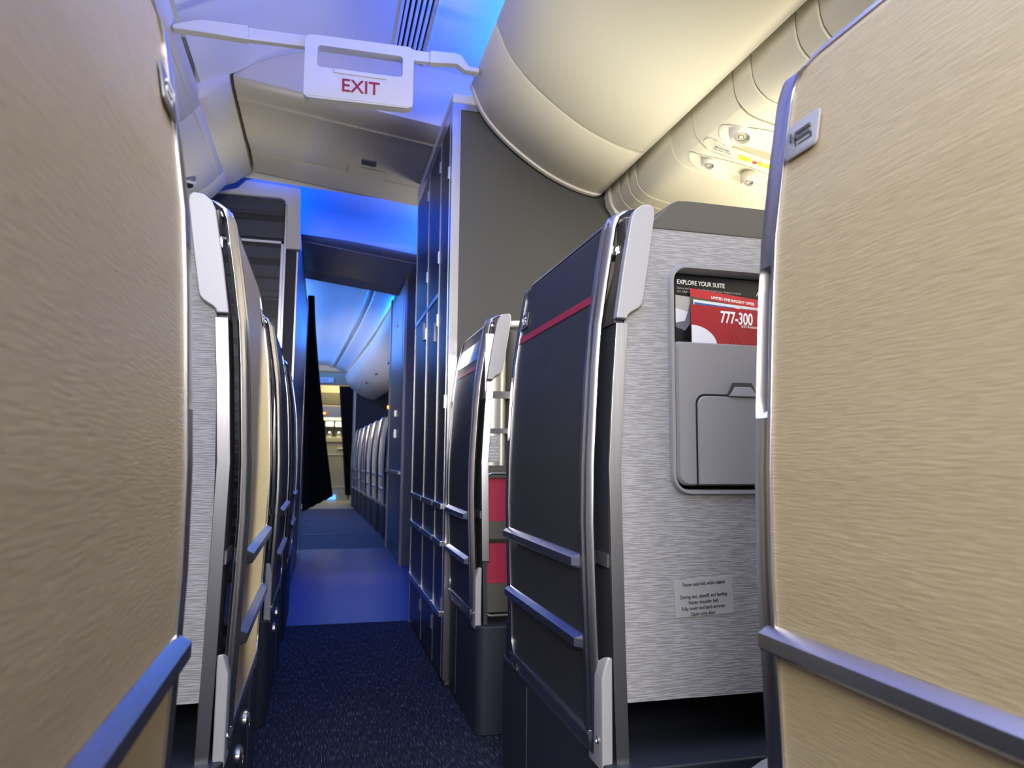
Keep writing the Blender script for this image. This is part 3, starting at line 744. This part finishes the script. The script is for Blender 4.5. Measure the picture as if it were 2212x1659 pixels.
b = B(); b.rings([[(U(z) - .0015, yn3 + .02, z), (U(z) - .0015, 2.61, z), (U(z) + .003, 2.61, z), (U(z) + .003, yn3 + .02, z)] for z in (1.133, 1.165, 1.195)]); b.build('gloss_inset', 'mirror', d3)

# ------------------------------------------------------------------ right charcoal partition / locker block
MR = thing('locker_block', (.7, 3.2, 0), 'tall charcoal locker block with silver edges right of the aisle', 'locker')
b = B(); b.box(.455, 1.6, 2.665, 3.70, 0.0, 2.225); b.build('body', 'panel', MR)
b = B(); b.py([(.448, .02), (.478, .02), (.478, 2.162), (.60, 2.162), (.60, 2.187), (.448, 2.187)], 2.655, 2.668); b.build('edge_frame', 'silver', MR)
b = B(); b.px([(2.656, .02), (2.70, .02), (2.70, 2.13), (3.70, 2.13), (3.70, 2.187), (2.656, 2.187)], .4455, .458); b.build('side_frame', 'silver', MR)
b = B(); b.box(.443, .60, 2.652, 3.71, 2.187, 2.226); b.build('top_trim', 'cream2', MR, bevel=.006)
ysm = [2.70, 2.925, 3.27, 3.70]
def P_(y): return 2.13
for i, (ya, yb) in enumerate(zip(ysm, ysm[1:])):
    spans = ((.02, 2.13 - .02 * i),) if i == 0 else ((.02, 1.475), (1.50, 2.13))
    for (za, zb_) in spans:
        b = B(); b.box(.447, .457, ya + .008, yb - .008, za, zb_); dd_ = b.build('locker_door', 'locker', MR, bevel=.0015)
        for zz in ([.25, 1.0, 1.9] if i == 0 else ([za + .12, zb_ - .12])):
            b = B(); b.box(.441, .448, ya + .008, ya + .034, zz, zz + .05); b.build('hinge', 'silver', dd_)
    for zr in (.632, .495, .24):
        b = B(); b.box(.434, .449, ya + .012, yb - .012, zr - .012, zr + .010); b.build('rail', 'silver', MR, bevel=.003)
for yy in ysm[1:3]:
    b = B(); b.box(.4445, .456, yy - .006, yy + .006, .02, 2.14); b.build('seam_strip', 'silver', MR)
b = B(); b.box(.4445, .456, 2.70, 2.706, .02, 2.14); b.box(.4445, .456, 3.694, 3.705, .0, 2.19); b.box(.4445, .456, 2.94, 3.694, 1.478, 1.497); b.build('seam_strip', 'silver', MR)
b = B(); b.box(.440, .447, 3.0, 3.03, 1.30, 1.38); b.build('door_latch', 'silverd', MR)
b = B(); b.box(.440, .447, 3.34, 3.37, 1.36, 1.44); b.build('door_latch', 'silverd', MR)

# second block across the door area
M2 = thing('crew_closet', (.9, 6.2, 0), 'grey closet beyond the door area with a latched aisle side', 'closet')
b = B(); b.box(.60, 1.6, 5.62, 6.88, 0, 2.30); b.build('body', 'panel', M2)
b = B(); b.box(.592, .602, 5.75, 6.70, .12, 2.2); cd = b.build('closet_door', 'silverd', M2, bevel=.004)
b = B(); b.box(.59, .61, 6.80, 6.89, 0, 2.3); b.box(.59, .61, 5.615, 5.70, 0, 2.3); b.build('edge_trim', 'silverd', M2)
for z, s_ in ((1.93, .02), (1.16, .05), (.98, .07)):
    b = B(); b.box(.580, .593, 6.15, 6.19, z, z + s_); b.build('latch', 'silver', cd)
b = B(); b.box(.575, .593, 5.7, 6.85, .68, .71); b.build('rail', 'silver', M2, bevel=.004)
JS = thing('jump_seat', (.85, 5.4, .4), 'dark blue folded crew seat on the near face of the grey closet', 'jump seat')
b = B(); b.box(.68, 1.1, 5.50, 5.60, .95, 1.30); b.build('backrest', 'navy', JS, bevel=.03)
b = B(); b.box(.68, 1.1, 5.44, 5.60, .42, .88); b.build('seat', 'navy', JS, bevel=.03)
b = B(); b.box(.72, 1.05, 5.46, 5.60, 1.42, 1.60); b.build('headrest', 'navy', JS, bevel=.03)
b = B()
for x in (.69, 1.08): b.tube([(x, 5.59, .10), (x, 5.59, 1.62)], .012)
b.build('frame', 'silverd', JS)

# ------------------------------------------------------------------ left striped closet
ML = thing('closet', (-.6, 5.4, 0), 'tall closet left of the aisle faced in dark striped laminate with cream cap', 'closet')
b = B(); b.box(-1.5, -.175, 4.115, 6.78, 0, 2.22); b.build('body', 'navy', ML)
b = B(); b.box(-1.3, -.250, 4.105, 4.116, 2.015, 2.235); b.build('upper_laminate', 'stripes', ML)
b = B(); b.box(-1.3, -.258, 4.105, 4.116, .3, 1.985); b.build('lower_laminate', 'stripes', ML)
b = B(); b.box(-1.3, -.245, 4.100, 4.114, 1.985, 1.998); b.box(-.258, -.245, 4.100, 4.114, .2, 1.998); b.build('laminate_trim', 'silver', ML)
b = B(); b.box(-.243, -.232, 4.098, 4.114, .1, 2.235); b.build('post_trim', 'silver', ML)
cpf = [(-.60, 2.24), (-.555, 2.26), (-.50, 2.275), (-.455, 2.325), (-.43, 2.335), (-.30, 2.335), (-.195, 2.335), (-.172, 2.32), (-.165, 2.29), (-.165, 2.18), (-.158, 2.05), (-.150, 1.985), (-.155, 1.955), (-.232, 1.955), (-.235, 2.20), (-.25, 2.232), (-.27, 2.24)]
b = B(); b.py(cpf, 4.085, 4.16); b.build('cap_moulding', 'cream2', ML, bevel=.006)
b = B(); b.box(-.176, -.165, 4.11, 4.16, 0, 1.95); b.build('corner_trim', 'silver', ML, bevel=.002)
b = B(); b.box(-.176, -.165, 6.5, 6.79, 0, 2.2); b.build('corner_trim', 'silver', ML, bevel=.002)
b = B(); b.box(-.174, -.168, 4.2, 6.45, .05, 2.1); b.build('side_panel', 'silverd', ML)

# curtains
def curtain(name, label, y, tops, bots, z0f, z1, n=40):
    """hanging folds between left/right edges"""
    b = B(); rr = []; K = 14
    for k in range(K + 1):
        t = k / K
        l = tops[0] + (bots[0] - tops[0]) * t; r_ = tops[1] + (bots[1] - tops[1]) * t ** 1.3
        row = []
        for i in range(n + 1):
            s_ = i / n; x = l + (r_ - l) * s_
            zb_ = z0f(s_)
            z = z1 + (zb_ - z1) * t
            yy = y + .028 * math.sin(s_ * 6 * math.pi * 1.5 + t * .6) * (.5 + t)
            row.append((x, yy, z))
        rr.append(row + [(x, yy + .006, z) for x, yy, z in row[::-1]])
    b.rings(rr)
    o = b.build(name, 'curtain')
    return tag(o, label, 'curtain')
curtain('curtain', 'long black curtain gathered at the left of the aisle beyond the striped closet', 6.825, (-.175, -.115), (-.155, .11), lambda s_: .32 + .14 * s_, 2.30)
curtain('curtain', 'narrow black curtain at the right of the galley entrance', 13.19, (.26, .505), (.42, .52), lambda s_: .15, 2.08)

# ------------------------------------------------------------------ forward suites
k = 0
for i, (yf_, col) in enumerate(((7.95, 'tan'), (8.75, 'tan'), (9.55, 'tan'), (10.35, 'dark'), (11.15, 'tan'), (11.95, 'dark'), (12.7, 'dark'))):
    T_x = .625 + (.50 - .625) * (yf_ - 7.5) / 5.2 - .455
    ords = ['first', 'second', 'third', 'fourth', 'fifth', 'sixth', 'seventh']
    suite(1, yf_, .42, col, 'seat_suite', ords[i] + ' suite past the grey closet in the forward cabin row', 'forward cabin suites on the right', x0=T_x, full=False, plaque=None, top=1.24)

# far bulkhead and galley
B().box(.56, 1.9, 13.25, 13.32, 0, 2.3).build('wall_partition', 'navy', kind='structure').name = 'wall_partition_right'
B().box(-1.6, -.25, 13.25, 13.32, 0, 2.3).build('wall_partition_left', 'navy', kind='structure')
B().box(.50, .56, 13.22, 13.34, 0, 2.2).build('trim_4', 'cream2', kind='structure')
hd = B(); hd.box(-.6, .62, 13.2, 13.36, 2.10, 2.32); hd.build('trim_5', 'galley', kind='structure')
es = thing('exit_sign', (.0, 13.17, 2.15), 'small far exit sign over the galley entrance', 'exit sign')
B().box(-.16, .16, 13.16, 13.2, 2.13, 2.22).build('sign_panel', 'signface', es)
text('lettering', 'EXIT', .07, (.0, 13.158, 2.15), (1, 0, 0), (0, 0, 1), 'cardblue', es, 'CENTER')
G = thing('galley_unit', (.1, 14.6, 0), 'beige galley with lit counter niche at the far end of the aisle', 'galley')
b = B(); b.box(-.9, .50, 14.30, 15.2, 0, 1.10); b.build('cart_bay', 'galley', G)
b = B(); b.box(-.9, .50, 14.28, 15.2, 1.10, 1.20); b.build('worktop', 'galley', G, bevel=.01)
b = B(); b.box(-.9, .50, 14.30, 15.2, 1.52, 2.2); b.build('upper_cabinet', 'galley', G)
b = B(); b.box(-.9, .50, 14.6, 15.2, 1.2, 1.52); b.build('niche_back', 'galleyd', G)
b = B(); b.box(.455, .50, 14.30, 14.6, 1.2, 1.52); b.build('niche_side', 'galley', G)
b = B(); b.box(-.05, .36, 14.28, 14.31, 1.83, 2.05); b.build('oven_door', 'galleyd', G)
b = B(); b.box(-.05, .36, 14.28, 14.31, 1.56, 1.79); b.build('control_panel', 'silverd', G)
for x in (.02, .06):
    b = B(); b.disc((x, 14.27, 1.65), (0, -1, 0), [(.022, 0), (.02, .01)], 14); b.build('status_lamp', 'orange' if x < .05 else 'redlit', G)
b = B(); b.box(.02, .45, 14.29, 14.305, .86, .875); b.box(.02, .45, 14.29, 14.305, .25, .262); b.box(.28, .40, 14.285, 14.305, .97, 1.0); b.build('trim_bar', 'cream2', G)
b = B(); b.box(.12, .28, 14.2, 14.3, .02, .10); b.build('foot_lamp', 'bluelit', G)
for i, x in enumerate((.05, .23)):
    cmk = thing('coffee_maker', (x + .07, 14.45, 1.2), ('left' if i == 0 else 'right') + ' coffee maker in the lit galley niche', 'coffee maker')
    b = B(); b.box(x, x + .15, 14.36, 14.58, 1.40, 1.50); b.build('head', 'cream2', cmk, bevel=.006)
    b = B(); b.box(x, x + .15, 14.50, 14.58, 1.2, 1.40); b.build('stand', 'galleyd', cmk)
    b = B(); b.disc((x + .075, 14.42, 1.202), (0, 0, 1), [(.035, 0), (.052, .03), (.052, .07), (.04, .10), (.03, .11)], 20); b.build('pot', 'silver', cmk)
    b = B(); b.disc((x + .08, 14.355, 1.475), (0, -1, 0), [(.012, 0), (.010, .006)], 12); b.build('indicator', 'bluelit', cmk)
# reading lamp glints
for nm, lab, loc, m_, r_ in (('indicator_lamp', 'small orange lamp at the corner of the first forward suite', (.628, 7.35, 1.285), 'orange', .013),
                             ('indicator_lamp', 'small white lamp at the top far corner of the locker block', (.452, 4.12, 1.95 + .0), 'whitelit', .007),):
    pass
b = B(); b.disc((.592, 6.86, 1.285), (-1, 0, 0), [(.012, -.004), (.016, .002), (.016, .010), (.004, .014)], 12); tag(b.build('indicator_lamp', 'orange'), 'small orange lamp above the first forward suite', 'lamp')

# ------------------------------------------------------------------ exit sign on its bar
EX = thing('exit_sign', (.08, 2.5, 2.04), 'white bar with hanging red lettered exit sign spanning the aisle between the bins', 'exit sign')
yE = 2.5
def slab(poly, y0, y1): 
    b = B(); b.py(poly, y0, y1); return b
slab([(-.531, 2.228), (-.531, 2.243), (-.47, 2.266), (-.44, 2.274), (-.295, 2.277), (-.293, 2.226), (-.42, 2.228)], yE - .015, yE + .02).build('bar_end', 'signface', EX, bevel=.004)
slab([(-.295, 2.229), (-.295, 2.272), (.33, 2.282), (.33, 2.243)], yE - .010, yE + .015).build('bar', 'signface', EX, bevel=.003)
slab([(.33, 2.240), (.33, 2.287), (.42, 2.291), (.445, 2.286), (.475, 2.248), (.514, 2.246), (.514, 2.228), (.46, 2.230), (.43, 2.250)], yE - .015, yE + .02).build('bar_end', 'signface', EX, bevel=.004)
b = B(); th = D2R(-.6)
b.holed([(x, z + .02 * (x - .08)) for x, z in rrect(-.106, .270, 2.044, 2.274, .022)], [[(x, z + .01 * (x - .08)) for x, z in rrect(-.063, .231, 2.158, 2.236, .012)]], lambda x, z: (x, yE - .03, z), lambda x, z: (x, yE + .012, z))
b.build('sign_body', 'signface', EX, bevel=.004)
b = B(); b.box(-.006, .176, yE - .036, yE - .03, 2.140, 2.156)
b.build('sign_clip', 'signface', EX, bevel=.003)
b = B(); b.rings([[(-.104, y, 2.128), (.268, y, 2.136), (.268, y, 2.052), (-.104, y, 2.048)] for y in (yE - .032, yE - .03)]); b.build('sign_plate', 'signface', EX)
text('lettering', 'EXIT', .066, (.0865, yE - .0335, 2.078), (1, 0, .015), (-.015, 0, 1), 'redletter', EX, 'CENTER', .0006, .98, bold=.0006)

# small fittings on the first lowered ceiling
def fit(name, x0_, x1_, y0_, y1_, d, m, lab, cat):
    b = B(); rr = [[(x, y, zc(x) + .012) for x, y in rrect(x0_, x1_, y0_, y1_, .008)], [(x, y, zc(x) - d) for x, y in rrect(x0_, x1_, y0_, y1_, .008)]]
    b.rings(rr); return tag(b.build(name, m, bevel=.002), lab, cat)
fit('ceiling_vent', .140, .212, 3.51, 3.575, .004, 'silverd', 'small grey rectangular vent on the lowered beige ceiling', 'vent')
fit('access_panel', .08, .27, 3.625, 3.755, .0, 'soffit', 'flush beige access panel behind the grey vent on the lowered ceiling', 'access panel')

for o in bpy.data.objects:
    if '_w' in o: del o['_w']
